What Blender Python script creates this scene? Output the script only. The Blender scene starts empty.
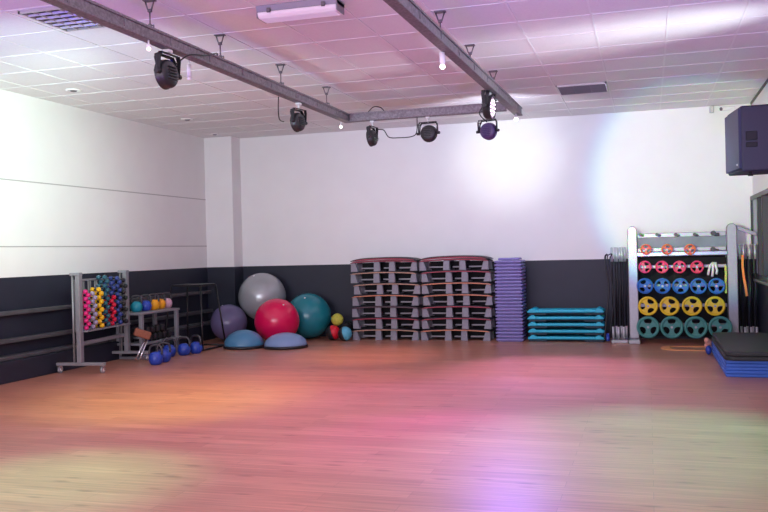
import bpy, bmesh, math, random
from mathutils import Vector, Matrix
random.seed(7)
PI = math.pi
SC = bpy.context.scene
COL = SC.collection

# ------------------------------------------------------------------ camera
cam_data = bpy.data.cameras.new('camera')
cam_data.sensor_width = 36.0
cam_data.lens = 40.292
cam_data.clip_start = 0.05
camera = bpy.data.objects.new('camera', cam_data)
COL.objects.link(camera)
R = Matrix(((0.95562187, 0.02187403, 0.29378287), (0.29357536, 0.01223231, -0.95585767), (-0.02450211, 0.9996859, 0.00526778)))
camera.matrix_world = Matrix.Translation((0, 0, 1.31)) @ R.to_4x4()
SC.camera = camera

# ------------------------------------------------------------------ exposure
SC.view_settings.view_transform = 'Standard'
SC.view_settings.look = 'None'
SC.view_settings.gamma = 1.0
SC.view_settings.use_curve_mapping = False
SC.view_settings.exposure = 0.0

# ------------------------------------------------------------------ world: even fill added through the hall end left open
world = bpy.data.worlds.new('daylight')
SC.world = world
world.use_nodes = True
wb = world.node_tree.nodes['Background']
wb.inputs[0].default_value = (0.86, 0.84, 1.0, 1)
wb.inputs[1].default_value = 1.0

# ------------------------------------------------------------------ stage lamps, with unseen fill and tint lights added
def aim(o, target):
    o.rotation_euler = (Vector(target) - o.location).to_track_quat('-Z', 'Y').to_euler()

def spot(name, loc, target, power, color, angle, blend=0.6, radius=0.05, squash=None):
    d = bpy.data.lights.new(name, 'SPOT')
    d.energy = power; d.color = color; d.spot_size = math.radians(angle); d.spot_blend = blend
    d.shadow_soft_size = radius
    o = bpy.data.objects.new(name, d); COL.objects.link(o)
    o.location = loc; aim(o, target)
    if squash: o.scale = squash
    return o

def area(name, loc, target, power, color, sx, sy):
    d = bpy.data.lights.new(name, 'AREA')
    d.shape = 'RECTANGLE'; d.size = sx; d.size_y = sy; d.energy = power; d.color = color
    o = bpy.data.objects.new(name, d); COL.objects.link(o)
    o.location = loc; aim(o, target)
    return o

SOLO = None
# name, kind, position, target, (r, g, b) power in watts, angle or size, blend, radius, squash
LIGHTS = [
    ('ceiling_panel_light', 'A', (-2.6, 7.0, 3.05), (-2.6, 7.0, 0), (63.4, 60.8, 72.9), (5.5, 7.0)),  # broad unseen fill added below the ceiling, no fitting there
    ('window_light', 'A', (-2.7, -1.5, 1.7), (-2.7, 12, 1.4), (275.1, 241.6, 284.2), (6.5, 2.6)),  # unseen fill added behind the camera to light the fronts
    ('left_wall_spot', 'S', (-3.60, 5.85, 2.66), (-6.74, 7.85, 2.25), (400, 550, 440), 58, 1.0, 0.06),
    ('left_wall_wide_spot', 'S', (-3.60, 5.80, 2.66), (-6.74, 8.3, 2.20), (0.0, 5.6, 0.0), 115, 1.0, 0.06),
    ('back_wall_spot', 'S', (-1.73, 9.90, 2.67), (-1.95, 12.6, 2.68), (114.9, 125.3, 113.2), 44, 1.0, 0.05),
    ('back_wall_wide_spot', 'S', (-1.73, 9.88, 2.67), (-1.95, 12.6, 2.60), (0.0, 10.8, 10.5), 84, 1.0, 0.05),
    ('violet_wash_spot', 'S', (-1.72, 9.92, 2.67), (-1.95, 12.6, 2.3), (72.7, 76.1, 93.1), 118, 0.6, 0.05),
    ('white_wash', 'W', (-0.7, 5.9, 1.7), (0.90, 12.6, 2.15), (690, 770, 630), 30.6, 0.36, 0.03),
    ('magenta_ceiling_spot', 'S', (-2.4, 2.2, 0.4), (-2.3, 6.0, 3.19), (42.1, 0.0, 150.9), 75, 1.0, 0.1),  # unseen uplight added to turn the ceiling pink
    ('violet_ceiling_spot', 'S', (0.6, 3.0, 0.5), (0.2, 7.5, 3.19), (141.0, 131.3, 475.6), 75, 1.0, 0.1),  # unseen uplight added for violet on the right ceiling
    ('lilac_ceiling_spot', 'S', (-5.6, 2.6, 0.5), (-4.9, 5.6, 3.19), (0.0, 0.0, 248.4), 60, 1.0, 0.1),  # unseen uplight added for lilac on the left ceiling
    ('pale_ceiling_spot', 'S', (-4.6, 4.0, 1.2), (-5.2, 8.6, 3.19), (275, 425, 430), 70, 1.0, 0.1),  # unseen uplight added to whiten the ceiling by the left wall
    ('pale_back_ceiling_spot', 'S', (0.3, 7.2, 1.2), (0.1, 11.2, 3.19), (8, 55, 45), 62, 1.0, 0.1),  # added to lift the ceiling near the back wall
    ('ceiling_streak_spot', 'S', (1.30, 7.5, 1.70), (-0.45, 7.98, 3.19), (134.8, 154.0, 155.4), 96, 1.0, 0.06, (0.40, 1.0, 1.0)),  # unseen grazing spot added to draw the ceiling streak
    ('ceiling_streak_far_spot', 'S', (1.28, 7.5, 1.70), (-0.95, 8.02, 3.19), (86.3, 87.2, 96.1), 50, 1.0, 0.06, (0.50, 1.0, 1.0)),  # second unseen spot added to stretch the streak leftwards
    ('magenta_floor_spot', 'S', (-1.5, 9.4, 2.75), (-1.4, 6.6, 0), (81.8, 45.4, 320.0), 75, 0.8, 0.2),  # unseen spot added for the magenta pool on the floor
    ('coral_floor_spot', 'S', (-3.42, 7.6, 2.75), (-3.3, 7.3, 0), (219.5, 0.0, 16.5), 118, 0.9, 0.05),  # broad wash added to redden the left floor
    ('pink_floor_spot', 'S', (-1.5, 7.4, 2.75), (-1.42, 5.9, 0), (178.6, 0.0, 215.8), 44, 0.9, 0.05),  # narrow spot added to deepen the pink floor patch
    ('rose_floor_spot', 'S', (-1.5, 10.2, 2.80), (-0.98, 9.35, 0), (330, 167, 430), 56, 0.9, 0.05),  # added for the rose patch farther back on the floor
    ('orange_floor_spot', 'S', (-3.42, 5.9, 2.75), (-4.2, 6.9, 0), (283.3, 377.0, 34.1), 60, 1.0, 0.05),  # unseen spot added for the orange floor patch
    ('amber_floor_spot', 'S', (-3.3, 9.5, 2.75), (-3.5, 10.3, 0), (244.0, 106.4, 72.2), 50, 1.0, 0.05),  # unseen spot added for the amber patch near the back
    ('lime_floor_spot', 'S', (-3.42, 5.2, 2.75), (-3.35, 4.3, 0), (77.0, 470.0, 232.4), 40, 1.0, 0.05),  # added for the yellow-green tint at the near left floor
    ('pale_green_floor_spot', 'S', (0.6, 7.0, 2.9), (0.1, 6.0, 0), (21.8, 428.8, 250.9), 58, 0.8, 0.05),  # added for the greenish tint on the right floor
    ('lavender_floor_spot', 'S', (-1.5, 7.0, 2.75), (-0.95, 5.2, 0), (68.0, 91.9, 108.9), 40, 1.0, 0.05),  # added to strengthen the lavender wall reflection on the floor
]
WORLD = (1.293, 1.139, 1.305)
if SOLO is not None:
    WORLD = WORLD if SOLO < 0 else (0, 0, 0)
wb.inputs[0].default_value = (*WORLD, 1)
for li, L_ in enumerate(LIGHTS):
    if SOLO is not None and li != SOLO: continue
    nm, kd, p, q, w_ = L_[:5]
    pw = max(w_)
    if pw <= 0: continue
    c = tuple(v / pw for v in w_)
    if kd == 'A': area(nm, p, q, pw, c, *L_[5])
    elif kd == 'S': spot(nm, p, q, pw, c, *L_[5:])
    else:
        # one dichroic lamp: the three colours leave it in slightly different cones
        for k, (cn, da) in enumerate((('red', -1.7), ('green', 0.0), ('blue', 1.3))):
            cc = [0, 0, 0]; cc[k] = 1.0
            spot(nm + '_' + cn, p, q, w_[k], cc, L_[5] + da, *L_[6:])

# ------------------------------------------------------------------ materials
def mat(name, color, rough=0.6, metal=0.0, spec=0.5, noise=0.0, nscale=30.0, bump=0.0, emit=None, estr=0.0, alpha=None, coat=0.0):
    m = bpy.data.materials.new(name)
    m.use_nodes = True
    nt = m.node_tree
    b = nt.nodes['Principled BSDF']
    c = tuple(color) + (1,)
    b.inputs['Base Color'].default_value = c
    b.inputs['Roughness'].default_value = rough
    b.inputs['Metallic'].default_value = metal
    b.inputs['Specular IOR Level'].default_value = spec
    b.inputs['Coat Weight'].default_value = coat
    tc = nt.nodes.new('ShaderNodeTexCoord')
    n = nt.nodes.new('ShaderNodeTexNoise')
    n.inputs['Scale'].default_value = nscale
    n.inputs['Detail'].default_value = 4
    nt.links.new(tc.outputs['Object'], n.inputs['Vector'])
    if noise > 0:
        r = nt.nodes.new('ShaderNodeValToRGB')
        lo = [max(0, x * (1 - noise)) for x in color]; hi = [min(1, x * (1 + noise)) for x in color]
        r.color_ramp.elements[0].color = (*lo, 1); r.color_ramp.elements[1].color = (*hi, 1)
        r.color_ramp.elements[0].position = 0.3; r.color_ramp.elements[1].position = 0.7
        nt.links.new(n.outputs['Fac'], r.inputs['Fac'])
        nt.links.new(r.outputs['Color'], b.inputs['Base Color'])
    if bump > 0:
        bp = nt.nodes.new('ShaderNodeBump')
        bp.inputs['Strength'].default_value = bump
        bp.inputs['Distance'].default_value = 0.003
        nt.links.new(n.outputs['Fac'], bp.inputs['Height'])
        nt.links.new(bp.outputs['Normal'], b.inputs['Normal'])
    if emit:
        b.inputs['Emission Color'].default_value = (*emit, 1)
        b.inputs['Emission Strength'].default_value = estr
    if alpha is not None:
        b.inputs['Transmission Weight'].default_value = alpha
    return m

def floor_material():
    m = bpy.data.materials.new('bamboo_laminate'); m.use_nodes = True
    nt = m.node_tree; N = nt.nodes; L = nt.links
    b = N['Principled BSDF']
    tc = N.new('ShaderNodeTexCoord')
    br = N.new('ShaderNodeTexBrick')
    br.inputs['Scale'].default_value = 1.0
    br.inputs['Brick Width'].default_value = 1.25
    br.inputs['Row Height'].default_value = 0.125
    br.inputs['Mortar Size'].default_value = 0.0012
    br.inputs['Mortar Smooth'].default_value = 0.3
    br.inputs['Color1'].default_value = (0.44, 0.190, 0.130, 1)
    br.inputs['Color2'].default_value = (0.53, 0.245, 0.170, 1)
    br.inputs['Mortar'].default_value = (0.25, 0.12, 0.085, 1)
    br.offset = 0.37
    L.new(tc.outputs['Object'], br.inputs['Vector'])
    mp = N.new('ShaderNodeMapping'); mp.inputs['Scale'].default_value = (0.9, 22, 1)
    L.new(tc.outputs['Object'], mp.inputs['Vector'])
    n = N.new('ShaderNodeTexNoise'); n.inputs['Scale'].default_value = 2.2; n.inputs['Detail'].default_value = 6
    L.new(mp.outputs['Vector'], n.inputs['Vector'])
    r = N.new('ShaderNodeValToRGB')
    r.color_ramp.elements[0].position = 0.32; r.color_ramp.elements[0].color = (0.70, 0.66, 0.64, 1)
    r.color_ramp.elements[1].position = 0.68; r.color_ramp.elements[1].color = (1.12, 1.12, 1.12, 1)
    L.new(n.outputs['Fac'], r.inputs['Fac'])
    mx = N.new('ShaderNodeMix'); mx.data_type = 'RGBA'; mx.blend_type = 'MULTIPLY'; mx.inputs[0].default_value = 1
    L.new(br.outputs['Color'], mx.inputs[6]); L.new(r.outputs['Color'], mx.inputs[7])
    # small dark knots, stretched along the boards
    mk = N.new('ShaderNodeMapping'); mk.inputs['Scale'].default_value = (2.6, 9.0, 1)
    L.new(tc.outputs['Object'], mk.inputs['Vector'])
    v = N.new('ShaderNodeTexVoronoi'); v.inputs['Scale'].default_value = 1.0; v.inputs['Randomness'].default_value = 1
    L.new(mk.outputs['Vector'], v.inputs['Vector'])
    rk = N.new('ShaderNodeValToRGB')
    rk.color_ramp.elements[0].position = 0.07; rk.color_ramp.elements[0].color = (0.66, 0.60, 0.60, 1)
    rk.color_ramp.elements[1].position = 0.20; rk.color_ramp.elements[1].color = (1, 1, 1, 1)
    L.new(v.outputs['Distance'], rk.inputs['Fac'])
    m2 = N.new('ShaderNodeMix'); m2.data_type = 'RGBA'; m2.blend_type = 'MULTIPLY'; m2.inputs[0].default_value = 1
    L.new(mx.outputs[2], m2.inputs[6]); L.new(rk.outputs['Color'], m2.inputs[7])
    L.new(m2.outputs[2], b.inputs['Base Color'])
    b.inputs['Roughness'].default_value = 0.34
    b.inputs['Specular IOR Level'].default_value = 0.75
    mr = N.new('ShaderNodeMapRange'); mr.inputs['To Min'].default_value = 0.28; mr.inputs['To Max'].default_value = 0.42
    L.new(n.outputs['Fac'], mr.inputs['Value']); L.new(mr.outputs['Result'], b.inputs['Roughness'])
    bp = N.new('ShaderNodeBump'); bp.inputs['Strength'].default_value = 0.12; bp.inputs['Distance'].default_value = 0.002
    L.new(n.outputs['Fac'], bp.inputs['Height']); L.new(bp.outputs['Normal'], b.inputs['Normal'])
    return m

M = dict(
    floor=floor_material(),
    wall=mat('white_wall_paint', (0.80, 0.79, 0.80), 0.75, noise=0.015, nscale=3, bump=0.05),
    tile=mat('ceiling_tile', (0.76, 0.75, 0.76), 0.9, noise=0.03, nscale=60, bump=0.2),
    tbar=mat('white_ceiling_grid', (0.80, 0.80, 0.80), 0.6),
    navy=mat('charcoal_wall_paint', (0.013, 0.016, 0.032), 0.55, noise=0.08, nscale=4),
    rail=mat('dark_grey_rail', (0.075, 0.075, 0.085), 0.5, noise=0.2, nscale=6),
    groove=mat('panel_joint', (0.42, 0.41, 0.42), 0.9),
    truss=mat('weathered_aluminium', (0.20, 0.18, 0.20), 0.55, metal=0.55, noise=0.3, nscale=45),
    clamp=mat('galvanised_steel', (0.16, 0.15, 0.17), 0.45, metal=0.6),
    black=mat('black_plastic', (0.016, 0.016, 0.019), 0.4, noise=0.1),
    blackmetal=mat('black_painted_steel', (0.014, 0.014, 0.017), 0.38, metal=0.3),
    chrome=mat('chrome', (0.8, 0.8, 0.82), 0.22, metal=0.9),
    silver=mat('silver_painted_steel', (0.30, 0.31, 0.33), 0.38, metal=0.4, noise=0.05),
    sheet=mat('pale_grey_sheet', (0.42, 0.50, 0.56), 0.22, metal=0.35, noise=0.1, nscale=5),
    grey=mat('grey_steel', (0.30, 0.31, 0.34), 0.42, metal=0.4),
    stepgrey=mat('light_grey_plastic', (0.235, 0.235, 0.285), 0.55, noise=0.1, nscale=40),
    stepdark=mat('dark_step_rubber', (0.035, 0.03, 0.04), 0.7, noise=0.2, nscale=50, bump=0.4),
    rimred=mat('burgundy_rim', (0.28, 0.02, 0.05), 0.45),
    rimtan=mat('tan_rim', (0.42, 0.24, 0.17), 0.45),
    rimorange=mat('orange_rim', (0.55, 0.20, 0.11), 0.45),
    rimdark=mat('dark_plum_rim', (0.07, 0.03, 0.05), 0.45),
    purple=mat('lilac_plastic', (0.20, 0.175, 0.45), 0.5, noise=0.05),
    turq=mat('turquoise_plastic', (0.006, 0.42, 0.60), 0.45, noise=0.05),
    turqdark=mat('dark_teal_foot', (0.002, 0.025, 0.045), 0.6),  # shade of the gaps between stacked steps put into this colour
    ballpurple=mat('purple_ball_vinyl', (0.14, 0.12, 0.24), 0.26, noise=0.05, nscale=5),
    ballsilver=mat('silver_ball_vinyl', (0.38, 0.40, 0.42), 0.24, metal=0.25, noise=0.05, nscale=5),
    ballred=mat('crimson_ball_vinyl', (0.68, 0.006, 0.085), 0.20),
    ballteal=mat('teal_ball_vinyl', (0.014, 0.20, 0.25), 0.22, noise=0.06, nscale=5),
    domeblue=mat('steel_blue_dome_vinyl', (0.07, 0.22, 0.38), 0.30),
    domepale=mat('pale_blue_dome_vinyl', (0.20, 0.30, 0.52), 0.30),
    kbblue=mat('blue_vinyl', (0.02, 0.06, 0.40), 0.30),
    kbteal=mat('teal_vinyl', (0.01, 0.26, 0.36), 0.38),
    kbyellow=mat('amber_vinyl', (0.85, 0.36, 0.01), 0.38),
    kbpink=mat('pale_pink_vinyl', (0.62, 0.36, 0.46), 0.38),
    dpink=mat('hot_pink_vinyl', (0.72, 0.02, 0.20), 0.4),
    dlilac=mat('lilac_grey_vinyl', (0.36, 0.32, 0.48), 0.4),
    dyellow=mat('yellow_vinyl', (0.90, 0.50, 0.01), 0.4),
    dteal=mat('dark_teal_vinyl', (0.02, 0.11, 0.16), 0.4),
    dred=mat('red_vinyl', (0.66, 0.01, 0.05), 0.4),
    dblue=mat('navy_blue_vinyl', (0.03, 0.06, 0.26), 0.4),
    porange=mat('orange_rubber', (0.66, 0.11, 0.03), 0.45),
    ppink=mat('pink_rubber', (0.64, 0.025, 0.11), 0.45),
    pblue=mat('blue_rubber', (0.006, 0.12, 0.42), 0.45),
    pyellow=mat('yellow_rubber', (0.80, 0.56, 0.01), 0.45),
    pgreen=mat('sea_green_rubber', (0.045, 0.24, 0.22), 0.5),
    mygreen=mat('olive_yellow_rubber', (0.50, 0.48, 0.06), 0.6, noise=0.15, nscale=60, bump=0.5),
    mred=mat('bright_red_rubber', (0.65, 0.01, 0.03), 0.5),
    msky=mat('sky_blue_rubber', (0.10, 0.42, 0.58), 0.5),
    kbhandle=mat('dark_handle_enamel', (0.06, 0.06, 0.07), 0.35, metal=0.5),
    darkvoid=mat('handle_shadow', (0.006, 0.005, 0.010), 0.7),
    violetbody=mat('plum_lamp_housing', (0.07, 0.04, 0.14), 0.35),  # purple glare around the lamp put into its housing colour
    sleeve=mat('brushed_steel_sleeve', (0.60, 0.60, 0.63), 0.42, metal=0.5),
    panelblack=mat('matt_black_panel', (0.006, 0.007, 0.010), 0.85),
    ribwhite=mat('pale_grey_rib', (0.50, 0.50, 0.55), 0.5),
    sill=mat('grey_sill', (0.16, 0.17, 0.17), 0.4),
    vent=mat('grey_vent_blade', (0.16, 0.15, 0.17), 0.5),
    brown=mat('orange_brown_foam', (0.30, 0.10, 0.055), 0.7, noise=0.2, nscale=60),
    matblue=mat('blue_mat_vinyl', (0.04, 0.15, 0.60), 0.5, noise=0.08, nscale=8),
    matblack=mat('black_mat_vinyl', (0.020, 0.027, 0.028), 0.6, noise=0.15, nscale=10),
    speaker=mat('speaker_cabinet_paint', (0.020, 0.016, 0.040), 0.55, noise=0.1, nscale=80),
    grille=mat('speaker_grille', (0.035, 0.035, 0.085), 0.45, noise=0.3, nscale=300),
    white=mat('white_plastic', (0.8, 0.8, 0.8), 0.4),
    lens=mat('lamp_lens', (0.30, 0.20, 0.32), 0.25, emit=(1.0, 0.70, 0.95), estr=0.35),
    diode=mat('lit_diode', (0.8, 0.7, 0.8), 0.2, emit=(1.0, 0.88, 0.96), estr=1.8),
    lensdim=mat('dim_lamp_lens', (0.2, 0.16, 0.3), 0.2, emit=(0.5, 0.3, 1.0), estr=0.4),
    bulb=mat('lit_bulb', (1, 0.9, 0.8), 0.3, emit=(1.0, 0.84, 0.72), estr=9.0),
    bulbpink=mat('rose_lit_bulb', (1, 0.8, 0.8), 0.3, emit=(1.0, 0.62, 0.62), estr=2.5),
    tubecover=mat('clear_ribbed_cover', (0.82, 0.78, 0.82), 0.3),
    glass=mat('dark_green_glass', (0.010, 0.022, 0.022), 0.22, spec=0.35),
    frame=mat('black_window_frame', (0.03, 0.03, 0.032), 0.4),
    louvre=mat('aluminium_louvre', (0.55, 0.53, 0.55), 0.35, metal=0.5),
    void=mat('dark_duct', (0.05, 0.045, 0.055), 0.9),
    band=mat('tan_latex', (0.72, 0.33, 0.14), 0.6),
    bandorange=mat('orange_latex', (0.85, 0.25, 0.04), 0.5),
    lime=mat('lime_strap', (0.55, 0.62, 0.12), 0.6),
    cloth=mat('white_cotton', (0.75, 0.75, 0.74), 0.85),
    amber=mat('rose_fabric', (0.72, 0.36, 0.28), 0.8),
)

# ------------------------------------------------------------------ mesh helpers
class MB:
    def __init__(s): s.bm = bmesh.new()
    def merge(s, tmp, mi=0, smooth=False):
        for f in tmp.faces: f.material_index = mi; f.smooth = smooth
        me = bpy.data.meshes.new('tmp'); tmp.to_mesh(me); tmp.free()
        s.bm.from_mesh(me); bpy.data.meshes.remove(me)
        return s
    def box(s, c, d, bevel=0.0, rot=None, mi=0, seg=1):
        t = bmesh.new()
        bmesh.ops.create_cube(t, size=1)
        bmesh.ops.scale(t, vec=d, verts=t.verts)
        if bevel > 0: bmesh.ops.bevel(t, geom=t.edges[:], offset=bevel, segments=seg, affect='EDGES', profile=0.5)
        if rot is not None: bmesh.ops.transform(t, matrix=rot, verts=t.verts)
        bmesh.ops.translate(t, vec=c, verts=t.verts)
        return s.merge(t, mi)
    def prism(s, pts, lo, hi, axis='z', bevel=0.0, mi=0, seg=1):
        # pts: 2D outline; extruded from lo to hi along axis
        t = bmesh.new()
        def P(a, b, h):
            return {'z': (a, b, h), 'y': (a, h, b), 'x': (h, a, b)}[axis]
        v0 = [t.verts.new(P(a, b, lo)) for a, b in pts]
        v1 = [t.verts.new(P(a, b, hi)) for a, b in pts]
        n = len(pts)
        t.faces.new(v0[::-1]); t.faces.new(v1)
        for i in range(n): t.faces.new((v0[i], v0[(i + 1) % n], v1[(i + 1) % n], v1[i]))
        bmesh.ops.recalc_face_normals(t, faces=t.faces)
        if bevel > 0: bmesh.ops.bevel(t, geom=t.edges[:], offset=bevel, segments=seg, affect='EDGES', profile=0.5)
        return s.merge(t, mi)
    def cyl(s, a, b, r, r2=None, n=16, mi=0, smooth=True):
        a, b = Vector(a), Vector(b)
        t = bmesh.new()
        bmesh.ops.create_cone(t, cap_ends=True, segments=n, radius1=r, radius2=r if r2 is None else r2, depth=(b - a).length)
        q = (b - a).to_track_quat('Z', 'Y').to_matrix()
        bmesh.ops.transform(t, matrix=q.to_4x4(), verts=t.verts)
        bmesh.ops.translate(t, vec=(a + b) / 2, verts=t.verts)
        for f in t.faces: f.material_index = mi; f.smooth = smooth and len(f.verts) == 4
        me = bpy.data.meshes.new('tmp'); t.to_mesh(me); t.free(); s.bm.from_mesh(me); bpy.data.meshes.remove(me)
        return s
    def tube(s, pts, r, n=8, closed=False, mi=0):
        t = bmesh.new(); rings = []
        pts = [Vector(p) for p in pts]; N = len(pts)
        up = None
        for i, p in enumerate(pts):
            if closed: d = pts[(i + 1) % N] - pts[i - 1]
            else: d = pts[min(i + 1, N - 1)] - pts[max(i - 1, 0)]
            d.normalize()
            if up is None:
                up = Vector((0, 0, 1)) if abs(d.z) < 0.9 else Vector((1, 0, 0))
            u = up - d * up.dot(d)
            if u.length < 1e-4: u = d.orthogonal()
            u.normalize(); up = u
            w = d.cross(u)
            rings.append([t.verts.new(p + (u * math.cos(2 * PI * k / n) + w * math.sin(2 * PI * k / n)) * r) for k in range(n)])
        for i in range(N if closed else N - 1):
            A, B = rings[i], rings[(i + 1) % N]
            for k in range(n): t.faces.new((A[k], A[(k + 1) % n], B[(k + 1) % n], B[k]))
        if not closed:
            t.faces.new(rings[0][::-1]); t.faces.new(rings[-1])
        bmesh.ops.recalc_face_normals(t, faces=t.faces)
        return s.merge(t, mi, True)
    def lathe(s, prof, n=32, mi=0, mtx=None, smooth=True):
        # prof: (radius, height) from bottom to top around local z
        t = bmesh.new(); rings = []
        for r, z in prof:
            if r < 1e-5: rings.append([t.verts.new((0, 0, z))])
            else: rings.append([t.verts.new((r * math.cos(2 * PI * k / n), r * math.sin(2 * PI * k / n), z)) for k in range(n)])
        for A, B in zip(rings, rings[1:]):
            for k in range(n):
                a0, a1 = A[k % len(A)], A[(k + 1) % len(A)]
                b0, b1 = B[k % len(B)], B[(k + 1) % len(B)]
                vs = []
                for v in (a0, a1, b1, b0):
                    if v not in vs: vs.append(v)
                if len(vs) > 2: t.faces.new(vs)
        if len(rings[0]) > 1: t.faces.new(rings[0][::-1])
        if len(rings[-1]) > 1: t.faces.new(rings[-1])
        bmesh.ops.recalc_face_normals(t, faces=t.faces)
        if mtx is not None: bmesh.ops.transform(t, matrix=mtx, verts=t.verts)
        return s.merge(t, mi, smooth)
    def sphere(s, c, r, mi=0, scale=(1, 1, 1), seg=32):
        t = bmesh.new()
        bmesh.ops.create_uvsphere(t, u_segments=seg, v_segments=seg // 2, radius=r)
        bmesh.ops.scale(t, vec=scale, verts=t.verts)
        bmesh.ops.translate(t, vec=c, verts=t.verts)
        return s.merge(t, mi, True)
    def build(s, name, mats, parent=None, loc=None, rot=None):
        me = bpy.data.meshes.new(name)
        s.bm.to_mesh(me); s.bm.free()
        if not isinstance(mats, (list, tuple)): mats = [mats]
        for m in mats: me.materials.append(m)
        o = bpy.data.objects.new(name, me); COL.objects.link(o)
        if parent: o.parent = parent
        if loc is not None: o.location = loc
        if rot is not None: o.rotation_euler = rot
        return o

def tag(o, label=None, cat=None, group=None, kind=None):
    if label: o['label'] = label
    if cat: o['category'] = cat
    if group: o['group'] = group
    if kind: o['kind'] = kind
    return o
def thing(name, label, cat, loc=(0, 0, 0), rz=0, group=None):
    o = bpy.data.objects.new(name, None); COL.objects.link(o)
    o.empty_display_size = 0.05
    o.location = loc; o.rotation_euler = (0, 0, rz)
    return tag(o, label, cat, group)
def dup(root, label=None, loc=None, rot=None, group=None, mats=None):
    def cp(o, par):
        c = o.copy(); COL.objects.link(c); c.parent = par
        for ch in o.children: cp(ch, c)
        return c
    r = cp(root, None)
    if label: r['label'] = label
    if group: r['group'] = group
    if loc is not None: r.location = loc
    if rot is not None: r.rotation_euler = rot
    return r
def struct(mb, name, m): return tag(mb.build(name, m), kind='structure')
def T(*v): return Matrix.Translation(v)
def RX(a): return Matrix.Rotation(a, 4, 'X')
def RY(a): return Matrix.Rotation(a, 4, 'Y')
def RZ(a): return Matrix.Rotation(a, 4, 'Z')
ORD = ['first', 'second', 'third', 'fourth', 'fifth', 'sixth', 'seventh', 'eighth', 'ninth', 'tenth', 'eleventh', 'twelfth',
       'thirteenth', 'fourteenth', 'fifteenth', 'sixteenth', 'seventeenth', 'eighteenth', 'nineteenth', 'twentieth',
       'twenty-first', 'twenty-second', 'twenty-third', 'twenty-fourth']
def nth_down(i, n):
    return 'topmost' if i == 0 else ('lowest' if i == n - 1 else ORD[i] + ' from the top')

# ------------------------------------------------------------------ the room
XL, XR, YB, ZC, YF = -6.74, 1.37, 12.6, 3.19, -2.0
DADO = 1.125
struct(MB().box(((XL + XR) / 2, (YB + YF) / 2, -0.05), (XR - XL + 0.4, YB - YF + 0.4, 0.1)), 'floor', M['floor'])
struct(MB().box(((XL + XR) / 2, (YB + YF) / 2, ZC + 0.06), (XR - XL + 0.4, YB - YF + 0.4, 0.12)), 'ceiling', M['tile'])
# T-bar grid of the tiled ceiling
g = MB()
x = -1.0
xs = [-1.0 + 0.6 * k for k in range(-9, 4)]
for x in xs:
    if XL < x < XR: g.box((x, (YB + YF) / 2, ZC - 0.001), (0.017, YB - YF, 0.006))
y = YB - 0.03
while y > 0:
    y -= 0.6
    g.box(((XL + XR) / 2, y, ZC - 0.002), (XR - XL, 0.006, 0.0035))
struct(g, 'trim_1', M['tbar'])
def wall(name, c, d, lo_mat=M['navy']):
    w = MB()
    w.box((c[0], c[1], DADO / 2), (d[0], d[1], DADO), mi=1)
    w.box((c[0], c[1], (ZC + DADO) / 2), (d[0], d[1], ZC - DADO), mi=0)
    return struct(w, name, [M['wall'], lo_mat])
wall('wall_back', ((XL + XR) / 2, YB + 0.1, 0), (XR - XL + 0.4, 0.2))
wall('wall_left', (XL - 0.1, (YB + YF) / 2, 0), (0.2, YB - YF))
wall('wall_column', ((XL - 6.26) / 2, YB - 0.15, 0), (-6.26 - XL, 0.3))
# right wall with the window opening (opening y 9.4..12.5, z 0.84..1.93)
w = MB()
cx = XR + 0.1
w.box((cx, (YF + YB) / 2, 0.42), (0.2, YB - YF, 0.84), mi=1)
w.box((cx, (YF + YB) / 2, (1.93 + ZC) / 2), (0.2, YB - YF, ZC - 1.93))
w.box((cx, (YF + 9.4) / 2, 1.385), (0.2, 9.4 - YF, 1.09))
w.box((cx, 12.575, 1.385), (0.2, 0.05, 1.09))
struct(w, 'wall_right', [M['wall'], M['navy']])
wn = MB()
for yy in (9.43, 10.4, 11.3, 11.75, 12.46): wn.box((XR + 0.0, yy, 1.385), (0.09, 0.06, 1.09), 0.006)
for zz in (0.87, 1.90): wn.box((XR + 0.0, 10.95, zz), (0.09, 3.1, 0.06), 0.006)
wn.box((XR - 0.02, 12.18, 1.385), (0.05, 0.05, 1.03), 0.004, mi=1)
wf = struct(wn, 'window_1', [M['frame'], M['grey']])
MB().box((XR + 0.05, 10.95, 1.385), (0.012, 3.06, 1.05)).build('glass_pane', M['glass'], wf)
struct(MB().box((XR - 0.008, 6.0, ZC - 0.015), (0.016, 13.0, 0.03)), 'trim_6', M['frame'])
struct(MB().box((XR - 0.03, 10.95, 0.82), (0.07, 3.1, 0.035), 0.006), 'trim_7', M['sill'])
# dark wood-panel joints of the left wall
g = MB()
for zz in (2.205, 1.465): g.box((XL + 0.001, (YB + YF) / 2 - 0.15, zz), (0.006, YB - YF - 0.3, 0.012))
struct(g, 'trim_2', M['groove'])
# three low rails and a skirting board along the left wall
for i, (zz, out, hh) in enumerate(((0.735, 0.07, 0.05), (0.435, 0.09, 0.05), (0.255, 0.13, 0.045))):
    g = MB()
    y0 = 2.0
    while y0 < 12.2:
        g.box((XL + out / 2, y0 + 1.23, zz), (out, 2.42, hh), 0.008)
        y0 += 2.5
    struct(g, 'trim_%d' % (3 + i), M['rail'])
struct(MB().box((XL + 0.085, 7.0, 0.115), (0.17, 10.4, 0.23), 0.006), 'baseboard_left', M['navy'])

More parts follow.
